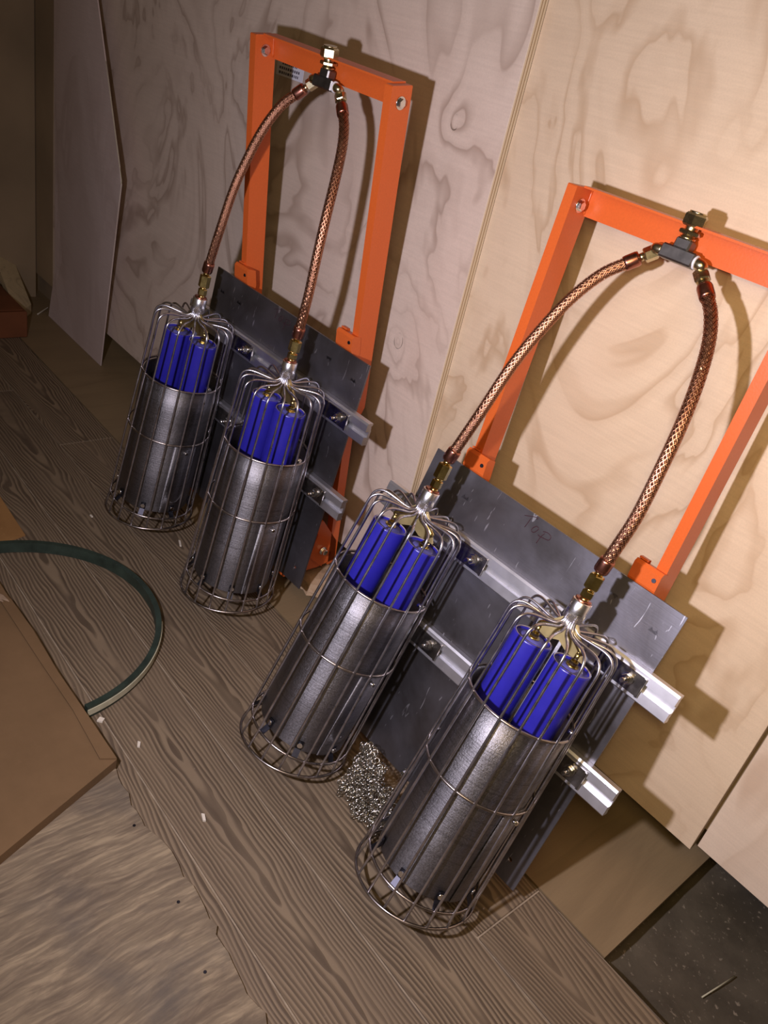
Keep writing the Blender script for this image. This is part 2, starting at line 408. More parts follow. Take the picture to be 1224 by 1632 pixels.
# recess ground, bumpy
def ground():
    m = MB(); nx, ny = 60, 40; X0, X1, I0, I1 = -.45, 2.4, 1.80, 3.3; vs = []; fs = []
    for j in range(ny+1):
        for i in range(nx+1):
            X = X0+(X1-X0)*i/nx; I = I0+(I1-I0)*j/ny
            pile = .035*math.exp(-((I-1.90)/.10)**2)*(0.5+.5*sin(X*23+I*9))+.02*math.exp(-((X+.36)/.06)**2)
            vs.append(W(X, H+.105-pile-random.uniform(0, .006), I))
    for j in range(ny):
        for i in range(nx): a = j*(nx+1)+i; fs.append((a, a+1, a+nx+2, a+nx+1))
    m.add(vs, fs, True); return m
fl(ground().build('recessed_ground', M_dirt), 'dark dirty slab in the recess')
# worn flooring sheet lying over the boards, ragged edge
edge = [(-3.6, .885)]
X = -1.80
edge.append((-1.86, .885))
while X < 2.3:
    edge.append((X, .885+random.uniform(-.012, .008)+.012*sin(X*9))); X += random.uniform(.02, .05)
poly = edge+[(2.35, .885), (2.35, -1.4), (-3.6, -1.4)]
world_prism(MB(), poly, H-.016, H-.0005).build('plywood_sheet', M_ply_worn)
o = bpy.data.objects['plywood_sheet']; o['kind'] = 'structure'; o.name = 'trim_1'
for X_, I_ in ((-1.50, .84), (-.98, .80), (-1.2, .835)):
    w_ = MB(); w_.cyl(W(X_, H-.016, I_), W(X_, H-.0175, I_), .0022, 10)
    s_ = w_.build('screw_head', M_blackclip, o)

# ------------------------------------------------------------------ the rigs
ORG = (.5, 1.05, .18)
def B(u, v, w): return Vector(((u-ORG[0])*S, (w-ORG[2])*S, -(v-ORG[1])*S))
def BL(L): return [B(*p) for p in L]
def smooth(pts, n=10):
    P = [Vector(p) for p in pts]; P = [P[0]*2-P[1]]+P+[P[-1]*2-P[-2]]; out = []
    for i in range(1, len(P)-2):
        for k in range(n):
            t = k/n; a, b, c, d = P[i-1:i+3]
            out.append(.5*((2*b)+(c-a)*t+(2*a-5*b+4*c-d)*t*t+(3*b-a-3*c+d)*t**3))
    out.append(P[-2]); return out
V0, W0, AL, UL, TA, DD = -.906, -.168, .2228, .118, .034, .0907
HBAR = .078
def F(s, h, d): return (s, V0+h*cos(AL)-d*sin(AL), W0+h*sin(AL)+d*cos(AL))
def fprism(mb, poly_hd, s0, s1):
    n = len(poly_hd); vs = [B(*F(s0, h, d)) for h, d in poly_hd]+[B(*F(s1, h, d)) for h, d in poly_hd]
    return mb.add(vs, [tuple(range(n)), tuple(range(2*n-1, n-1, -1))]+[(i, (i+1) % n, n+(i+1) % n, n+i) for i in range(n)])
def vwprism(mb, poly, s0, s1):
    n = len(poly); vs = [B(s0, v, w) for v, w in poly]+[B(s1, v, w) for v, w in poly]
    return mb.add(vs, [tuple(range(n)), tuple(range(2*n-1, n-1, -1))]+[(i, (i+1) % n, n+(i+1) % n, n+i) for i in range(n)])
def hexbolt(parent, name, a, b, r, mat=M_chrome):
    m = MB(); a = Vector(a); b = Vector(b); d = (b-a).normalized()
    m.cyl(a, a+d*(b-a).length*.25, r*1.35, 20); m.hexbar(a+d*(b-a).length*.25, b, r)
    return m.build(name, mat, parent)

def build_rig():
    root = empty('burner_rig')
    # ---- frame
    for side in (0, 1):
        s0, s1 = (UL, UL+TA) if side == 0 else (1-UL-TA, 1-UL)
        m = MB(); e = .003
        m_poly = [(e, 0), (0, e), (0, DD-e), (e, DD), (1.20, DD), (1.28, .046), (2.02, .046), (2.02, 0)]
        fprism(m, m_poly, s0, s1)
        post = m.build('post', M_orange, root)
        sx = 1 if side else 1
        hb = .051
        a_ = B(*F(s1, hb, DD/2)); b_ = B(*F(s1+.012, hb, DD/2)); hexbolt(post, 'bolt', a_, b_, .0068)
        # bracket block carrying the plate, in front of the post
        q0, q1 = (.115, .207) if side == 0 else (.793, .885)
        m = MB(); vwprism(m, [(-.062, .035), (-.066, .0), (-.055, -.008), (-.006, .004), (.0, .0085), (.10, .0085), (.10, .055), (.0, .055)], q0, q1)
        vwprism(m, [(-.066, .012), (-.072, .012), (-.072, .03), (-.062, .034)], q0, q0+.03)
        br = m.build('bracket', M_orange, root)
        mm = MB(); mm.cyl(B((q0+q1)/2+.03, -.035, .000), B((q0+q1)/2+.03, -.035, -.006), .0030, 12); mm.build('screw', M_blackclip, br)
        # foot
        q0, q1 = (.118, .150) if side == 0 else (.850, .882)
        m = MB(); vwprism(m, [(.80, .012), (.80, .16), (.93, .285), (1.04, .315), (1.062, .21), (1.066, .012)], q0, q1)
        ft = m.build('foot', M_orange, root)
        m = MB(); vwprism(m, [(.862, .145), (.945, .248), (1.058, .232), (.988, .135)], q1, q1+.006); sp = m.build('gusset_plate', M_orange, ft)
        hexbolt(sp, 'bolt', B(q1+.006, .962, .205), B(q1+.03, .962, .205), .0065)
    m = MB()
    fprism(m, [(0, DD-.008), (0, DD), (HBAR, DD), (HBAR, DD-.008)], UL+TA, 1-UL-TA)
    fprism(m, [(-.004, .034), (-.004, DD), (.002, DD), (.002, .034)], UL+TA, 1-UL-TA)
    bar = m.build('top_bar', M_orange, root)
    m = MB(); vwprism(m, [(.90, .255), (.90, .268), (1.0, .29), (1.0, .277)], UL+TA, 1-UL-TA); m.build('bottom_bar', M_orange, root)
    # weld beads where the bar meets the posts
    for s_ in (UL+TA, 1-UL-TA):
        m = MB(); m.tube([B(*F(s_, .004+.07*t/6, DD-.010)) for t in range(7)], [.0014+.0005*(i % 2) for i in range(7)], 6); m.build('weld_bead', M_orange, bar)

    # ---- plate with holes as small dark recesses seen through: real holes cut by ring of quads
    m = MB(); holes = [(.065, .078), (.189, .078), (.788, .077), (.941, .078), (.941, .970), (.065, .97)]
    PW, PH, th = 1.0, 1.045, .0075
    us = sorted(set([0, PW]+[h[0]-.016 for h in holes]+[h[0]+.016 for h in holes])); vs_ = sorted(set([0, PH]+[h[1]-.016 for h in holes]+[h[1]+.016 for h in holes]))
    for i in range(len(us)-1):
        for j in range(len(vs_)-1):
            cu, cv = (us[i]+us[i+1])/2, (vs_[j]+vs_[j+1])/2
            hh = [h for h in holes if us[i] >= h[0]-.0165 and us[i+1] <= h[0]+.0165 and vs_[j] >= h[1]-.0165 and vs_[j+1] <= h[1]+.0165]
            a, b, c, d = us[i], us[i+1], vs_[j], vs_[j+1]
            if not hh:
                for w in (0, th): m.add([B(a, c, w), B(b, c, w), B(b, d, w), B(a, d, w)], [(0, 1, 2, 3)])
            else:
                h = hh[0]; n = 16
                # perimeter of cell for this hole (only when whole cell)
                per = []; 
                for k in range(n):
                    t = 2*pi*k/n; cx, sy = cos(t), sin(t); q = .5/max(abs(cx), abs(sy))
                    per.append(((a+b)/2+cx*q*(b-a), (c+d)/2+sy*q*(d-c)))
                ci = [(h[0]+.0078*cos(2*pi*k/n), h[1]+.0078*sin(2*pi*k/n)) for k in range(n)]
                for w in (0, th):
                    m.add([B(p[0], p[1], w) for p in per]+[B(p[0], p[1], w) for p in ci], [(k, (k+1) % n, n+(k+1) % n, n+k) for k in range(n)])
                m.add([B(p[0], p[1], 0) for p in ci]+[B(p[0], p[1], th) for p in ci], [(k, (k+1) % n, n+(k+1) % n, n+k) for k in range(n)])
    m.add([B(0, 0, 0), B(1, 0, 0), B(1, PH, 0), B(0, PH, 0), B(0, 0, th), B(1, 0, th), B(1, PH, th), B(0, PH, th)], [(0, 1, 5, 4), (1, 2, 6, 5), (2, 3, 7, 6), (3, 0, 4, 7)])
    plate = m.build('mounting_plate', M_plate, root)
    strokes = [[(.4133, .022), (.4339, .0134), (.4583, .0042), (.4564, .0111)], [(.4379, .017), (.4359, .0333), (.4328, .0533)],
               [(.4676, .0291), (.4771, .0307), (.4768, .0384), (.4691, .0507), (.459, .0509), (.4586, .0421), (.4637, .0337), (.4676, .0291)],
               [(.5042, .0336), (.4974, .0498), (.4944, .075)], [(.496, .0312), (.5101, .0269), (.5225, .0282), (.5282, .0321), (.5269, .0433), (.516, .0472), (.4943, .0502), (.4855, .0496)]]
    m = MB()
    for st in strokes: m.tube(smooth([B(u, v, -.0004) for u, v in st], 5), .00055, 6)
    m.build('handwritten_lettering', M_marker, plate)
    hexbolt(plate, 'stud', B(.489, 1.017, 0), B(.489, 1.017, -.035), .0042)

    # ---- two rails
    for (v0, v1) in ((.186, .279), (.527, .621)):
        c = (v0+v1)/2; hw = (v1-v0)/2
        fr, bk = -.030, -.001
        pf = [(v0, bk), (v0, -.026), (v0+.008, fr), (c-.012, fr), (c-.012, -.012), (c+.012, -.012), (c+.012, fr), (v1-.004, fr), (v1, -.026), (v1, bk),
              (v1-.010, bk), (v1-.010, -.006), (v1-.018, -.006), (v1-.018, bk-.003), (c+.016, bk-.003), (c+.016, bk), (c-.016, bk), (c-.016, bk-.003), (v0+.018, bk-.003), (v0+.018, -.006), (v0+.010, -.006), (v0+.010, bk)]
        m = MB(); vwprism(m, pf, -.105, 1.104)
        rail = m.build('rail', M_alu, root)
        for uc, ub in ((.195, .345), (.80, .960)):
            m = MB(); u0, u1 = uc+.055, ub+.045
            m.box(B(u0, c-.030, fr), B(u1, c+.032, fr-.006), .0005)
            m.box(B(u1-.004, c-.030, fr-.006), B(u1+.004, c+.032, fr-.012), .0003)
            cp = m.build('clamp_plate', M_clamp, rail)
            m = MB(); m.cyl(B(ub, c, fr-.006), B(ub, c, fr-.012), .0085, 20); m.hexbar(B(ub, c, fr-.012), B(ub, c, fr-.026), .0068); m.cyl(B(ub, c, fr-.026), B(ub, c, fr-.050), .0030, 10)
            m.build('clamp_bolt', M_chrome, cp)

    # ---- tee fitting on the top bar
    m = MB()
    tc = Vector((.503, -.838, -.104))
    m.box(B(tc.x-.052, tc.y-.019, tc.z-.019), B(tc.x+.052, tc.y+.019, tc.z+.019), .002)
    m.box(B(tc.x-.024, tc.y-.045, tc.z-.019), B(tc.x+.024, tc.y-.015, tc.z+.019), .002)
    tee = m.build('tee_fitting', M_darkalu, root)
    m = MB(); m.cyl(B(.503, -.882, -.108), B(.503, -.94, -.118), .0080, 16); m.cyl(B(.503, -.883, -.108), B(.503, -.889, -.109), .0098, 16); m.build('bulkhead_stem', M_nickel, tee)
    m = MB(); m.hexbar(B(.503, -.906, -.1125), B(.503, -.894, -.1105), .0135); m.build('lower_nut', M_nickel, tee)
    m = MB(); m.hexbar(B(.503, -.915, -.115), B(.503, -.948, -.121), .0142); m.cyl(B(.503, -.948, -.121), B(.503, -.953, -.122), .0105, 18); m.build('bulkhead_nut', M_nickel, tee)
    # white sealing rings at the ports
    m = MB()
    for sg in (1,):
        m.tube([B(tc.x+sg*.053, tc.y+.0150*cos(t), tc.z+.0150*sin(t)) for t in [2*pi*k/20 for k in range(20)]], .0018, 6, closed=True)
    m.build('seal_ring', M_label, tee)

    # ---- hoses
    left = [(.381, -.776, -.109), (.335, -.715, -.135), (.295, -.62, -.158), (.262, -.5, -.175), (.24, -.377, -.19), (.222, -.21, -.20), (.197, -.065, -.198)]
    rght = [(.629, -.775, -.109), (.672, -.735, -.125), (.716, -.67, -.15), (.755, -.575, -.18), (.785, -.46, -.205), (.802, -.33, -.215), (.810, -.2, -.214), (.802, -.1, -.205), (.797, -.05, -.2)]
    for path, end, uc in ((left, -1, .194), (rght, 1, .796)):
        c = smooth(BL(path), 14); r = .0165*S
        core = MB().tube(c, r*.90, 16).build('hose', M_coppercore, root)
        # braid: flat strands winding both ways, passing over and under
        m = MB(); tan = []; ups = []; up = None; cum = [0]
        for i in range(len(c)):
            a = c[max(0, i-1)]; b = c[min(len(c)-1, i+1)]; tg = (b-a).normalized(); tan.append(tg)
            up = tg.orthogonal().normalized() if up is None else (up-tg*up.dot(tg)).normalized(); ups.append(up)
            if i: cum.append(cum[-1]+(c[i]-c[i-1]).length)
        L = cum[-1]
        def at(s_):
            s_ = max(0, min(L*.99999, s_)); i = 0
            lo, hi = 0, len(cum)-1
            while hi-lo > 1:
                mid = (lo+hi)//2
                if cum[mid] <= s_: lo = mid
                else: hi = mid
            t = (s_-cum[lo])/(cum[hi]-cum[lo]); 
            tg = tan[lo].lerp(tan[hi], t).normalized(); u_ = ups[lo].lerp(ups[hi], t); u_ = (u_-tg*u_.dot(tg)).normalized()
            return c[lo].lerp(c[hi], t), u_, tg.cross(u_)
        NS = 16; pitch = .066; step = pitch/NS/2
        wid = 2*pi*r/NS*.50
        for sg in (-1, 1):
            for k in range(NS):
                ph = 2*pi*k/NS; s_ = 0; q = 0; vs = []
                while s_ < L:
                    p, a, b = at(s_); th_ = ph+sg*2*pi*s_/pitch
                    rr = r*(1+.075*sg*(1 if (q+k) % 2 else -1)*1.0)
                    for e in (-1, 0, 1):
                        t2 = th_+e*wid/r*.5*0.8; 
                        vs.append(p+(a*cos(t2)+b*sin(t2))*(rr+(0.00028 if e == 0 else 0)))
                    s_ += step; q += 1
                n = len(vs)//3; fs = []
                for i in range(n-1):
                    fs += [(3*i, 3*i+1, 3*i+4, 3*i+3), (3*i+1, 3*i+2, 3*i+5, 3*i+4)]
                m.add(vs, fs, True)
        m.build('braid', M_copper, core, kind='stuff')
        # ferrules, nuts
        d0 = (c[0]-c[8]).normalized(); d1 = (c[-1]-c[-8]).normalized()
        m = MB(); m.lathe(c[0]-d0*.006, d0, [(0, .0076), (0, .0092), (.003, .0096), (.016, .0096), (.019, .0088), (.019, .004)], 20); m.build('ferrule', M_ferrule, core)
        m = MB(); m.lathe(c[-1]-d1*.006, d1, [(0, .0076), (0, .0092), (.003, .0098), (.016, .0098), (.019, .0088), (.019, .004)], 20); m.build('ferrule', M_ferrule, core)
        a0 = c[0]+d0*.013; a1 = a0+d0*.006; m = MB(); m.cyl(a0, a1, .0052, 14); m.hexbar(a1, a1+d0*.016, .0095)
        m.build('hose_nut', M_nickel, core)
        # elbow into the tee
        port = B(tc.x+end*.052, tc.y, tc.z); pe = B(tc.x+end*.070, tc.y+.002, tc.z); st = a1+d0*.016
        m = MB(); m.tube(smooth([port, pe, pe.lerp(st, .5)+Vector((end*.0012, 0, 0.0012)), st], 5), .0068, 14); m.build('elbow', M_nickel, tee)
        # bottom fittings of this hose, down to the collar
        top = c[-1]+d1*.013; cb = B(uc, .073, -.2); ax = (cb-top)
        p1 = top+ax*.12; p2 = top+ax*.58; p3 = top+ax*.64; p4 = top+ax*.88
        m = MB(); m.cyl(top, p1, .0055, 14); m.hexbar(p1, p2, .0102); m.cyl(p2, p3, .006, 14); m.hexbar(p3, p4, .0082); m.cyl(p4, cb, .0058, 14)
        m.build('inlet_fitting', M_brass, core)

    # ---- two caged burners
    for idx, (uc, su, ph, cphi) in enumerate(((.194, -.057, 5, 14), (.796, -.015, 2, 5))):
        axd = Vector((su, 1, 0)).normalized()
        def A(v, r=0, az=0):     # body point at axis height v, radius r, azimuth az (0 = +u, 90 = away)
            return B(uc+su*v+r*cos(az), v-r*su*cos(az), -.2+r*sin(az))
        def ring(v, r, n=72, tilt=(0, 0)): return [A(v+tilt[0]*cos(t)+tilt[1]*sin(t), r, t) for t in [2*pi*k/n for k in range(n)]]
        m = MB()
        m.lathe(A(.066), A(.072)-A(.066), [(0, .0001), (0, .0095), (.0007, .0108), (.0035, .0108), (.0035, .0001)], 24)
        m.build('sealing_ring', M_ferrule, root)
        m = MB(); dv = (A(.135)-A(.072)); Ls = dv.length
        m.lathe(A(.072), dv, [(0, .0060), (0, .0122), (.0008, .0130), (Ls-.0008, .0130), (Ls, .0122), (Ls, .0100), (.004, .0100)], 32)
        m.build('collar', M_alu_turned, root)
        # wire cage: hoops as the part, every wire a piece of it
        m = MB()
        m.tube(ring(1.127, .196, 72, (-.016, -.014)), .0023, 8, closed=True)
        cage = m.build('wire_cage', M_hoop, root)
        for v, r in ((.426, .1675), (.683, .176), (1.066, .186)):
            MB().tube(ring(v, r, 72), .0022, 8, closed=True).build('hoop', M_hoop, cage)
        prof = [(.0165, .126), (.018, .142), (.026, .156), (.045, .163), (.08, .160), (.115, .157), (.138, .159), (.154, .168), (.163, .184), (.1655, .21), (.166, .26), (.1675+.004, .426), (.180, .683), (.190, 1.066), (.196, 1.127)]
        for k in range(18):
            az = radians(ph+20*k)
            jit = random.uniform(-.006, .006)
            pts = [A(v+(jit if .15 < v < .2 else 0)+((-.016*cos(az)-.014*sin(az)) if v > 1.1 else 0), r, az) for r, v in prof]
            sm = smooth(pts[:11], 5)+pts[11:]
            MB().tube(sm, .00185, 7).build('wire', M_wire, cage)
        # sheet steel shield, open cylinder with thickness and an overlapped seam
        m = MB(); vt, vb, r = .432, 1.046, .1605; n = 96
        for (ra) in (r, r-.004):
            vs = [A(v, ra, 2*pi*k/n) for v in (vt, .55, .683, .85, vb) for k in range(n)]
            m.add(vs, [(i*n+k, i*n+(k+1) % n, (i+1)*n+(k+1) % n, (i+1)*n+k) for i in range(4) for k in range(n)], True)
        for v in (vt, vb):
            vs = [A(v, r, 2*pi*k/n) for k in range(n)]+[A(v, r-.004, 2*pi*k/n) for k in range(n)]
            m.add(vs, [(k, (k+1) % n, n+(k+1) % n, n+k) for k in range(n)])
        sh = m.build('shield', M_shield, root)
        # seam flap on the lower half, facing the wall side
        m = MB(); a0, a1 = radians(-22), radians(20); n2 = 12
        vs = [A(v, .1640, a0+(a1-a0)*k/n2) for v in (.69, 1.046) for k in range(n2+1)]+[A(v, .1615, a0+(a1-a0)*k/n2) for v in (.69, 1.046) for k in range(n2+1)]
        N1 = n2+1
        m.add(vs, [(k, k+1, N1+k+1, N1+k) for k in range(n2)]+[(2*N1+k, 2*N1+k+1, 3*N1+k+1, 3*N1+k) for k in range(n2)], True)
        m.add(vs, [(0, N1, 3*N1, 2*N1), (n2, N1+n2, 3*N1+n2, 2*N1+n2)]+[(k, k+1, 2*N1+k+1, 2*N1+k) for k in range(n2)])
        m.build('overlap_strip', M_shield, sh)
        for k in range(8):
            az = radians(-86+45*k+(4 if idx else -6)); da = .065
            m = MB(); q = []
            for rr in (.1628, .1665):
                q += [A(1.008, rr, az-da), A(1.008, rr, az+da), A(1.040, rr, az+da), A(1.040, rr, az-da)]
            for rr in (.187, .190): q += [A(1.070, rr, az+da*.9), A(1.070, rr, az-da*.9)]
            m.add(q, [(0, 1, 2, 3), (4, 7, 6, 5), (3, 2, 8, 9), (7, 11, 10, 6), (0, 4, 5, 1), (1, 5, 6, 2), (0, 3, 7, 4), (2, 6, 10, 8), (3, 9, 11, 7), (8, 10, 11, 9)])
            cl = m.build('clip', M_blackclip, sh)
            m = MB(); m.cyl(A(1.022, .1665, az), A(1.022, .173, az), .0042, 12); m.build('clip_screw', M_chrome, cl)
        # side screws on the seam
        m = MB(); m.cyl(A(.72, .164, radians(-4)), A(.72, .182, radians(-4)), .0030, 10); m.build('seam_screw', M_chrome, sh)
        m = MB(); m.cyl(A(.41, .150, radians(10)), A(.41, .172, radians(10)), .0034, 10); m.build('seam_screw', M_chrome, sh)
        # canisters
        dd = A(1)-A(0)
        for sg in (-1, 1):
            cx = 0.067*cos(radians(cphi))*sg; cz = 0.067*sin(radians(cphi))*sg
            a = A(.243)+Vector((cx*S, cz*S, 0)); dn = dd.normalized(); R = .0605*S
            m = MB(); m.lathe(a, dn, [(.0048, R-.0030), (.0003, R-.0026), (0, R-.0016), (.0009, R-.0003), (.003, R), (.168, R), (.174, R-.004), (.176, .0001)], 48)
            can = m.build('canister', M_blue, root)
            m = MB(); m.lathe(a, dn, [(.0046, R-.0022), (.0046, R*.62), (.0015, R*.58), (.0012, .0001)], 40); m.build('end_cap', M_bluecap, can)
            m = MB(); m.tube([a+dn*.0008+(dn.orthogonal().normalized()*cos(t)+dn.cross(dn.orthogonal().normalized())*sin(t))*(R-.0022) for t in [2*pi*k/36 for k in range(36)]], .0009, 6, closed=True); m.build('cap_rim', plain('scuffed_clear_rim', (.42, .36, .36), .35, 0, .4, 40), can)
            m = MB(); b = a-dn*.0005; m.hexbar(b, b-dn*.006, .0062); m.cyl(b-dn*.006, b-dn*.018, .0040, 12)
            m.cyl(b+Vector((0, 0, 0)), b+dn*.002, .0085, 18); m.build('valve', M_brass, can)
            m = MB(); d2 = -dn; q = b-dn*.017; m.tube(smooth([q, q-dn*.004, A(.168)+Vector((cx*S*.35, cz*S*.35, 0)), A(.150)], 5), .0042, 10); m.build('feed_elbow', M_brass, can)
        # brass manifold plate below the collar
        m = MB(); c0 = A(.150); w_ = Vector((cos(radians(cphi)), sin(radians(cphi)), 0))
        pz = Vector((-w_.y, w_.x, 0))*.0022
        pts = [A(.138)-w_*.010, A(.138)+w_*.010, A(.185)+w_*.030, A(.222)+w_*.040, A(.222)+w_*.016, A(.205), A(.222)-w_*.016, A(.215)-w_*.034, A(.185)-w_*.028]
        n = len(pts); m.add([p+pz for p in pts]+[p-pz for p in pts], [tuple(range(n)), tuple(range(2*n-1, n-1, -1))]+[(i, (i+1) % n, n+(i+1) % n, n+i) for i in range(n)])
        mf = m.build('manifold', metal_mat('brushed_brass_sheet', (.60, .48, .22), .38, .1, nscale=30), root)
        m = MB(); m.hexbar(A(.125), A(.165), .0075); m.build('union_nut', M_brass, mf)
        # flat bar between the canisters
        m = MB(); bz = Vector((-w_.y, w_.x, 0))
        m.box((0, 0, 0), (1, 1, 1)); m.v = []; m.f = []; m.sm = []
        ctr = [A(.20)+bz*.012, A(.80)+bz*.012]
        q = [ctr[0]-w_*.0022-bz*.001, ctr[0]+w_*.0022-bz*.001, ctr[0]+w_*.0022+bz*.001, ctr[0]-w_*.0022+bz*.001]
        q += [p+(ctr[1]-ctr[0]) for p in q]
        m.add(q, [(0, 1, 2, 3), (4, 7, 6, 5), (0, 4, 5, 1), (1, 5, 6, 2), (2, 6, 7, 3), (3, 7, 4, 0)])
        m.build('support_bar', M_alu, root)
    return root

def copy_tree(o, parent=None):
    c = o.copy(); COL.objects.link(c)
    if parent: c.parent = parent
    for ch in list(o.children): copy_tree(ch, c)
    return c
def pose(root, R, t):
    # R, t in (X, D, I); convert to Blender and account for the local origin
    C = Matrix(((1, 0, 0), (0, 0, 1), (0, -1, 0))); Rb = C @ Matrix(R) @ C.transposed()
    org = Vector(R[0]).dot(ORG)+t[0], Vector(R[1]).dot(ORG)+t[1], Vector(R[2]).dot(ORG)+t[2]
    root.matrix_world = Matrix.Translation(W(*org)) @ Rb.to_4x4()
rig = build_rig()
pose(rig, ((.99671, -.03115, -.07488), (.03823, .99474, .09501), (.07152, -.09756, .99266)), (-3.097, 1.0514, 1.9101))
tag(rig, 'orange frame with two caged burners standing further back at the left', 'burner rig', 'caged burner rigs')
rig2 = copy_tree(rig)
pose(rig2, ((.99946, .00187, -.0327), (.00742, .9595, .28163), (.0319, -.28172, .95897)), (-1.6513, 1.1946, 1.9549))
tag(rig2, 'orange frame with two caged burners leaning nearest at the right', 'burner rig', 'caged burner rigs')

# ------------------------------------------------------------------ other things
# thin veneer sheet leaning at the left
def sheet():
    def edge(D):      # right edge of the sheet: X and distance at each depth
        if D > 1.046: t = (2.298-D)/(2.298-1.046); return -4.83+(-4.469+4.83)*t, 2.183+(2.10-2.183)*t
        t = (1.046-D)/(1.046-.233); return -4.469+(-4.984+4.469)*t, 2.10+(2.16-2.10)*t
    m = MB(); nx, nd = 24, 30; th = .007
    for off in (0, th):
        for_v = []
        for j in range(nd+1):
            D = 2.298+(-.35-2.298)*j/nd; xr, ir = edge(D)
            for i in range(nx+1):
                X = -5.72+(xr+5.72)*i/nx
                t = max(0, (xr-.15-X)); I = ir+.16*t*t/(.5+t)*min(1, (2.298-D)/.4)
                for_v.append(W(X, D, min(I, WY-.045)-off))
        fs = [(j*(nx+1)+i, j*(nx+1)+i+1, (j+1)*(nx+1)+i+1, (j+1)*(nx+1)+i) for j in range(nd) for i in range(nx)]
        m.add(for_v, fs, False)
    n = (nx+1)*(nd+1); per = [i for i in range(nx+1)]+[j*(nx+1)+nx for j in range(1, nd+1)]+[nd*(nx+1)+i for i in range(nx-1, -1, -1)]+[j*(nx+1) for j in range(nd-1, 0, -1)]
    m.add(list(m.v), [(per[k], per[(k+1) % len(per)], per[(k+1) % len(per)]+n, per[k]+n) for k in range(len(per))])
    return m
sh_ = sheet(); o = sh_.build('veneer_sheet', M_hardboard); tag(o, 'thin bowed wood sheet with a pointed edge leaning at the left wall', 'wood panel')
m = MB(); m.tube([W(-4.832+.361*t/6, 2.296-1.25*t/6, 2.1785-.083*t/6) for t in range(7)], .0011, 6); m.tube([W(-4.469-.515*t/6, 1.046-.813*t/6, 2.096+.06*t/6) for t in range(5)], .0011, 6)
e_ = m.build('sheet_edge', M_hosebeige, o); e_['label'] = 'pale cut edge'

# leaning lumber, reddish crate, cardboard
def beam(name, a, b, wv, tv, mat):
    a, b, wv, tv = Vector(a), Vector(b), Vector(wv), Vector(tv)
    q = [a, a+wv, a+wv+tv, a+tv]; q += [p+(b-a) for p in q]
    return MB().add(q, [(0, 1, 2, 3), (4, 7, 6, 5), (0, 4, 5, 1), (1, 5, 6, 2), (2, 6, 7, 3), (3, 7, 4, 0)]).build(name, mat)
o = beam('lumber_board', W(-5.605, 2.298, 1.915), W(-6.10, 2.04, 1.93), W(-5.78, 2.298, 2.076)-W(-5.605, 2.298, 1.915), (0, 0, .03), M_lumber)
tag(o, 'weathered pale lumber board propped in the far left corner', 'lumber')
m = MB(); m.box(W(-5.95, 2.12, 1.62), W(-5.36, 2.298, 1.90), .002); o = m.build('crate', M_reddish); tag(o, 'dark reddish crate at the left edge beside the lumber', 'crate')
m = MB(); m.box(W(-5.93, 2.118, 1.64), W(-5.38, 2.112, 1.88), .001); m.build('lid', M_reddish, o)

def carton(name, corners, h, mat, flap=None):
    m = MB(); world_prism(m, corners, H-h, H-.0008); o = m.build(name, mat); return o
# upper carton, its long side in line with the boards
o = carton('cardboard_sheet', [(-3.145, 1.095), (-3.9, 1.11), (-3.9, .93), (-3.10, .93)], .004, M_card2); tag(o, 'orange-brown cardboard sheet at the left edge above the green hoop', 'cardboard')
# near carton top
def near_box():
    h = .055; m = MB(); K = [(-1.735, .887), (-2.69, .868), (-3.3, .86), (-3.3, -.3), (-1.18, -.3), (-1.57, .463)]
    world_prism(m, K, H-h, H-.0165); return m
o = near_box().build('cardboard_box', M_card); tag(o, 'large flat brown cardboard box lying at the lower left edge', 'cardboard box')
m = MB(); pts = [(-2.67, .868), (-2.45, .878), (-2.2, .874), (-1.95, .882), (-1.735, .887), (-1.76, .84), (-2.0, .848), (-2.3, .838), (-2.67, .83)]
world_prism(m, pts, H-.063, H-.0552); f_ = m.build('folded_flap', M_card, o)
m = MB(); 
for k in range(9):
    X = -2.69-.03*random.random()+k*.005; I = .85-.02*k
    m.add([W(X, H-.058-random.random()*.02, I), W(X+.05, H-.062, I+.01), W(X+.02, H-.06-random.random()*.03, I-.04), W(X-.05, H-.057, I-.02)], [(0, 1, 2), (0, 2, 3)])
t_ = m.build('torn_corner', M_cardedge, o); t_['label'] = 'pale torn corner'

# green hoop: flat band standing on its edge, part of a circle around the box corner
root = empty('rubber_hoop', W(-2.55, H, .86)); tag(root, 'green rubber hoop with a beige outer band curving over the floor boards', 'hoop')
def band(ra, rb, z0, z1, a0, a1, n=90):
    m = MB(); vs = []
    ctr = (-2.538, .84)
    for k in range(n+1):
        t = a0+(a1-a0)*k/n
        rx = .548; ry = .548
        for r_, z_ in ((ra, z0), (rb, z0), (rb, z1), (ra, z1)):
            vs.append(W(ctr[0]+(rx+r_)*cos(t), H-z_, ctr[1]+(ry+r_)*sin(t)))
    fs = [(4*k+i, 4*k+(i+1) % 4, 4*k+4+(i+1) % 4, 4*k+4+i) for k in range(n) for i in range(4)]+[(0, 1, 2, 3), (4*n+3, 4*n+2, 4*n+1, 4*n)]
    return m.add(vs, fs, False)
A0, A1 = radians(6), radians(174)
inv = root.matrix_basis.inverted
for nm_, args, mt in (('rubber_band', (-.022, 0, .0045, .054, A0, A1), M_hosegreen), ('canvas_band', (0, .004, .018, .044, A0, radians(66)), M_hosebeige)):
    q = band(*args).build(nm_, mt, root); q.matrix_parent_inverse = Matrix.Translation(-root.location)

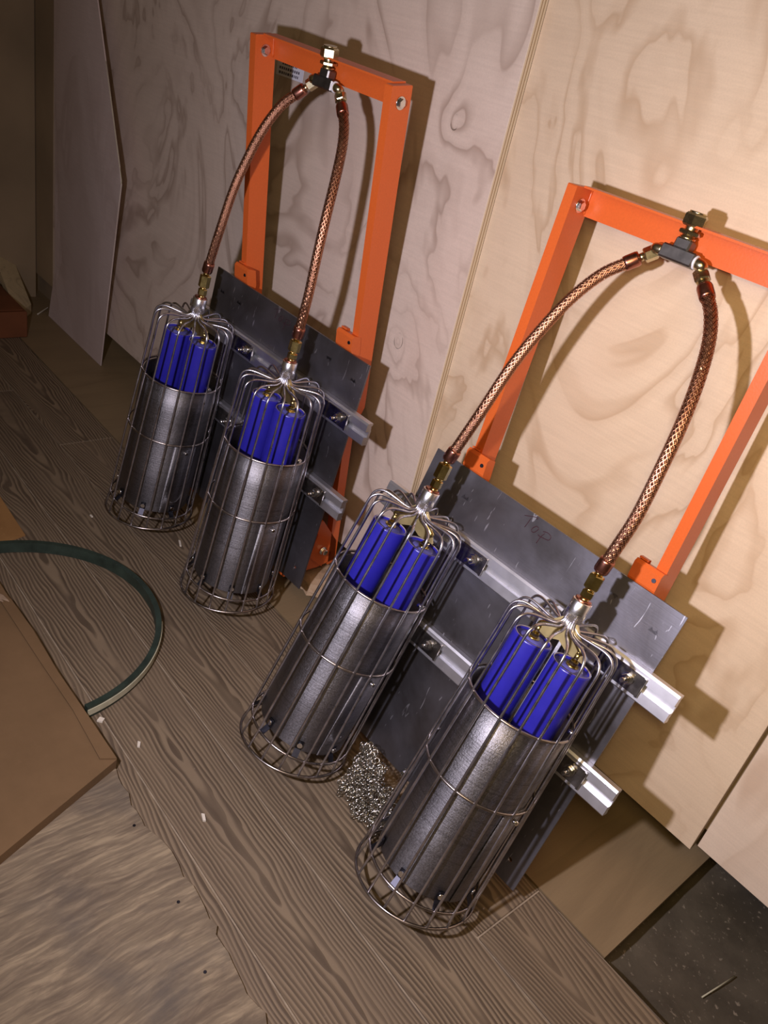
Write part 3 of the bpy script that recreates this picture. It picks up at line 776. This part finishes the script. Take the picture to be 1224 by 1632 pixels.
# crumpled kraft paper beneath the feet of the rear rig
def crumple(cx, ci, rx, ri, hh, seed, D0=H):
    rnd = random.Random(seed); m = MB(); n, k = 26, 12; vs = []
    bumps = [(rnd.uniform(-1, 1), rnd.uniform(-1, 1), rnd.uniform(-1, 1)) for _ in range(26)]
    for j in range(k+1):
        phi = pi*j/k
        for i in range(n):
            th = 2*pi*i/n; d = Vector((sin(phi)*cos(th), sin(phi)*sin(th), cos(phi)))
            r = 1.0
            for b in bumps:
                bb = Vector(b).normalized(); r = min(r, (.62+.3*abs(b[0]))/max(.05, d.dot(bb))) if d.dot(bb) > .55 else r
            r *= 1+rnd.uniform(-.05, .05)
            vs.append(W(cx+rx*d.x*r, D0-hh*(1+d.z*r)*.5-.0005, ci+ri*d.y*r))
    fs = [(j*n+i, j*n+(i+1) % n, (j+1)*n+(i+1) % n, (j+1)*n+i) for j in range(k) for i in range(n)]
    return m.add(vs, fs, False)
o = crumple(-2.28, 2.13, .17, .20, .115, 5).build('crumpled_paper', M_paper); tag(o, 'crumpled brown paper wad under the rear rig near foot', 'paper')
o = crumple(-3.0, 2.16, .2, .16, .10, 8).build('crumpled_paper', M_paper); tag(o, 'crumpled brown paper wad behind the leftmost cage', 'paper')

# chain mail pile between the two nearest cages: ring mesh draped from the plate foot to the floor
root = empty('chain_mesh', W(-1.25, H, 1.6)); tag(root, 'bunched shiny steel chain mesh on the floor between the two nearest cages', 'chain mesh')
m = MB(); rr = .0039
P00, P10, P01, P11 = Vector(W(-1.43, 2.075, 1.62)), Vector(W(-1.12, 2.155, 1.60)), Vector(W(-1.38, H-.012, 1.53)), Vector(W(-.99, H-.012, 1.50))
nu, nv = 23, 17; RINV = rig2.matrix_world.inverted()
for layer in range(2):
    for j in range(nv):
        for i in range(nu):
            if layer and random.random() < .5: continue
            a = (i+.5*(j % 2))/nu+random.uniform(-.01, .01); b = j/nv+random.uniform(-.01, .01)
            p = P00.lerp(P10, a).lerp(P01.lerp(P11, a), b)
            fold = .010*abs(sin(b*16+a*5))+.006*sin(a*22+b*9)
            p = p+Vector((0, -.004-abs(fold)-layer*.006, 0))
            p.z = max(p.z, rr*.6+.0015)
            q = RINV @ p; bu, bw, bv = q.x/S+ORG[0], q.y/S+ORG[2], -q.z/S+ORG[1]
            if bv < 1.11 and bw > -.030: p.y -= (bw+.030)*S+.0005; bw = -.030
            if bv < 1.25 and (math.hypot(bu-.80, bw+.2) < .226 or math.hypot(bu-.135, bw+.2) < .224): continue
            if math.hypot(bu-.489, bv-1.017) < .026: continue
            sg = 1 if (i+j) % 2 else -1
            nrm = Vector((sg*.75+random.uniform(-.3, .3), -.6, .5+.4*cos(b*16))).normalized(); u_ = nrm.orthogonal().normalized(); w_ = nrm.cross(u_)
            pts = [p+(u_*cos(t)+w_*sin(t))*rr for t in [2*pi*k/12 for k in range(12)]]
            for q in pts:
                if q.z < .0012: q.z = .0012
            m.tube(pts, .00085, 6, closed=True)
q = m.build('steel_links', M_link, root, kind='stuff'); q.matrix_parent_inverse = Matrix.Translation(-root.location)

# barcode label stuck on the wall behind the rear frame
LI = WY-.0346
m = MB().box(W(-3.330, .192, LI), W(-3.131, .292, LI-.0012)); lab = m.build('barcode_label', M_label); tag(lab, 'white barcode label on the plywood behind the rear frame top', 'label')
m = MB(); x = -3.29
while x < -3.18:
    w_ = random.choice((.004, .007, .010)); m.box(W(x, .198, LI-.0013), W(x+w_, .248, LI-.0016)); x += w_+random.choice((.004, .006))
m.build('barcode', M_ink, lab)
m = MB(); x = -3.655
for D_ in (.256, .274):
    x = -3.31
    while x < -3.16:
        w_ = random.uniform(.006, .016); m.box(W(x, D_, LI-.0013), W(x+w_, D_+.010, LI-.0016)); x += w_+.005
m.build('small_print', M_ink, lab)

# litter on the boards
def chip(X, I, a, b, ang, label, mat=M_chip, h=.008):
    a *= .7; b *= .7; c, s_ = cos(ang), sin(ang); P = [(X+(x*c-y*s_), I+(x*s_+y*c)) for x, y in ((-a, -b), (a*.8, -b*1.1), (a, b*.7), (-a*.7, b))]
    o = world_prism(MB(), P, H-h, H-.0006).build('wood_chip', mat); tag(o, label, 'chip'); return o
chip(-2.965, 1.255, .014, .010, .4, 'small square white chip above the green hoop')
chip(-3.19, 1.42, .014, .005, .1, 'tiny white sliver between green hoop and leftmost cage')
chip(-1.965, .935, .016, .014, .8, 'white paint flake at the end of the green hoop')
chip(-1.80, 1.00, .018, .007, -.5, 'pale flake just right of the hoop end')
chip(-1.425, 1.045, .022, .007, -.3, 'pale splinter on the boards near the worn plywood corner')
chip(-2.83, 1.70, .035, .006, -.35, 'pale splinter beneath the leftmost cage')
chip(-3.52, 1.72, .055, .010, -.2, 'dark bark sliver left of the leftmost cage', M_blackclip, .004)
m = MB(); m.tube([W(-.11, H+.090, 2.10), W(-.095, H+.086, 2.18), W(-.082, H+.084, 2.26)], .0011, 6); o = m.build('twig', M_hosebeige); tag(o, 'thin pale twig on the dark recess ground', 'twig')
m = MB(); m.tube([W(-5.75, H-.006, 2.11), W(-5.85, H-.012, 2.22)], .0022, 6); o = m.build('twig', M_chip); tag(o, 'short pale stick beside the lumber in the far left corner', 'twig')
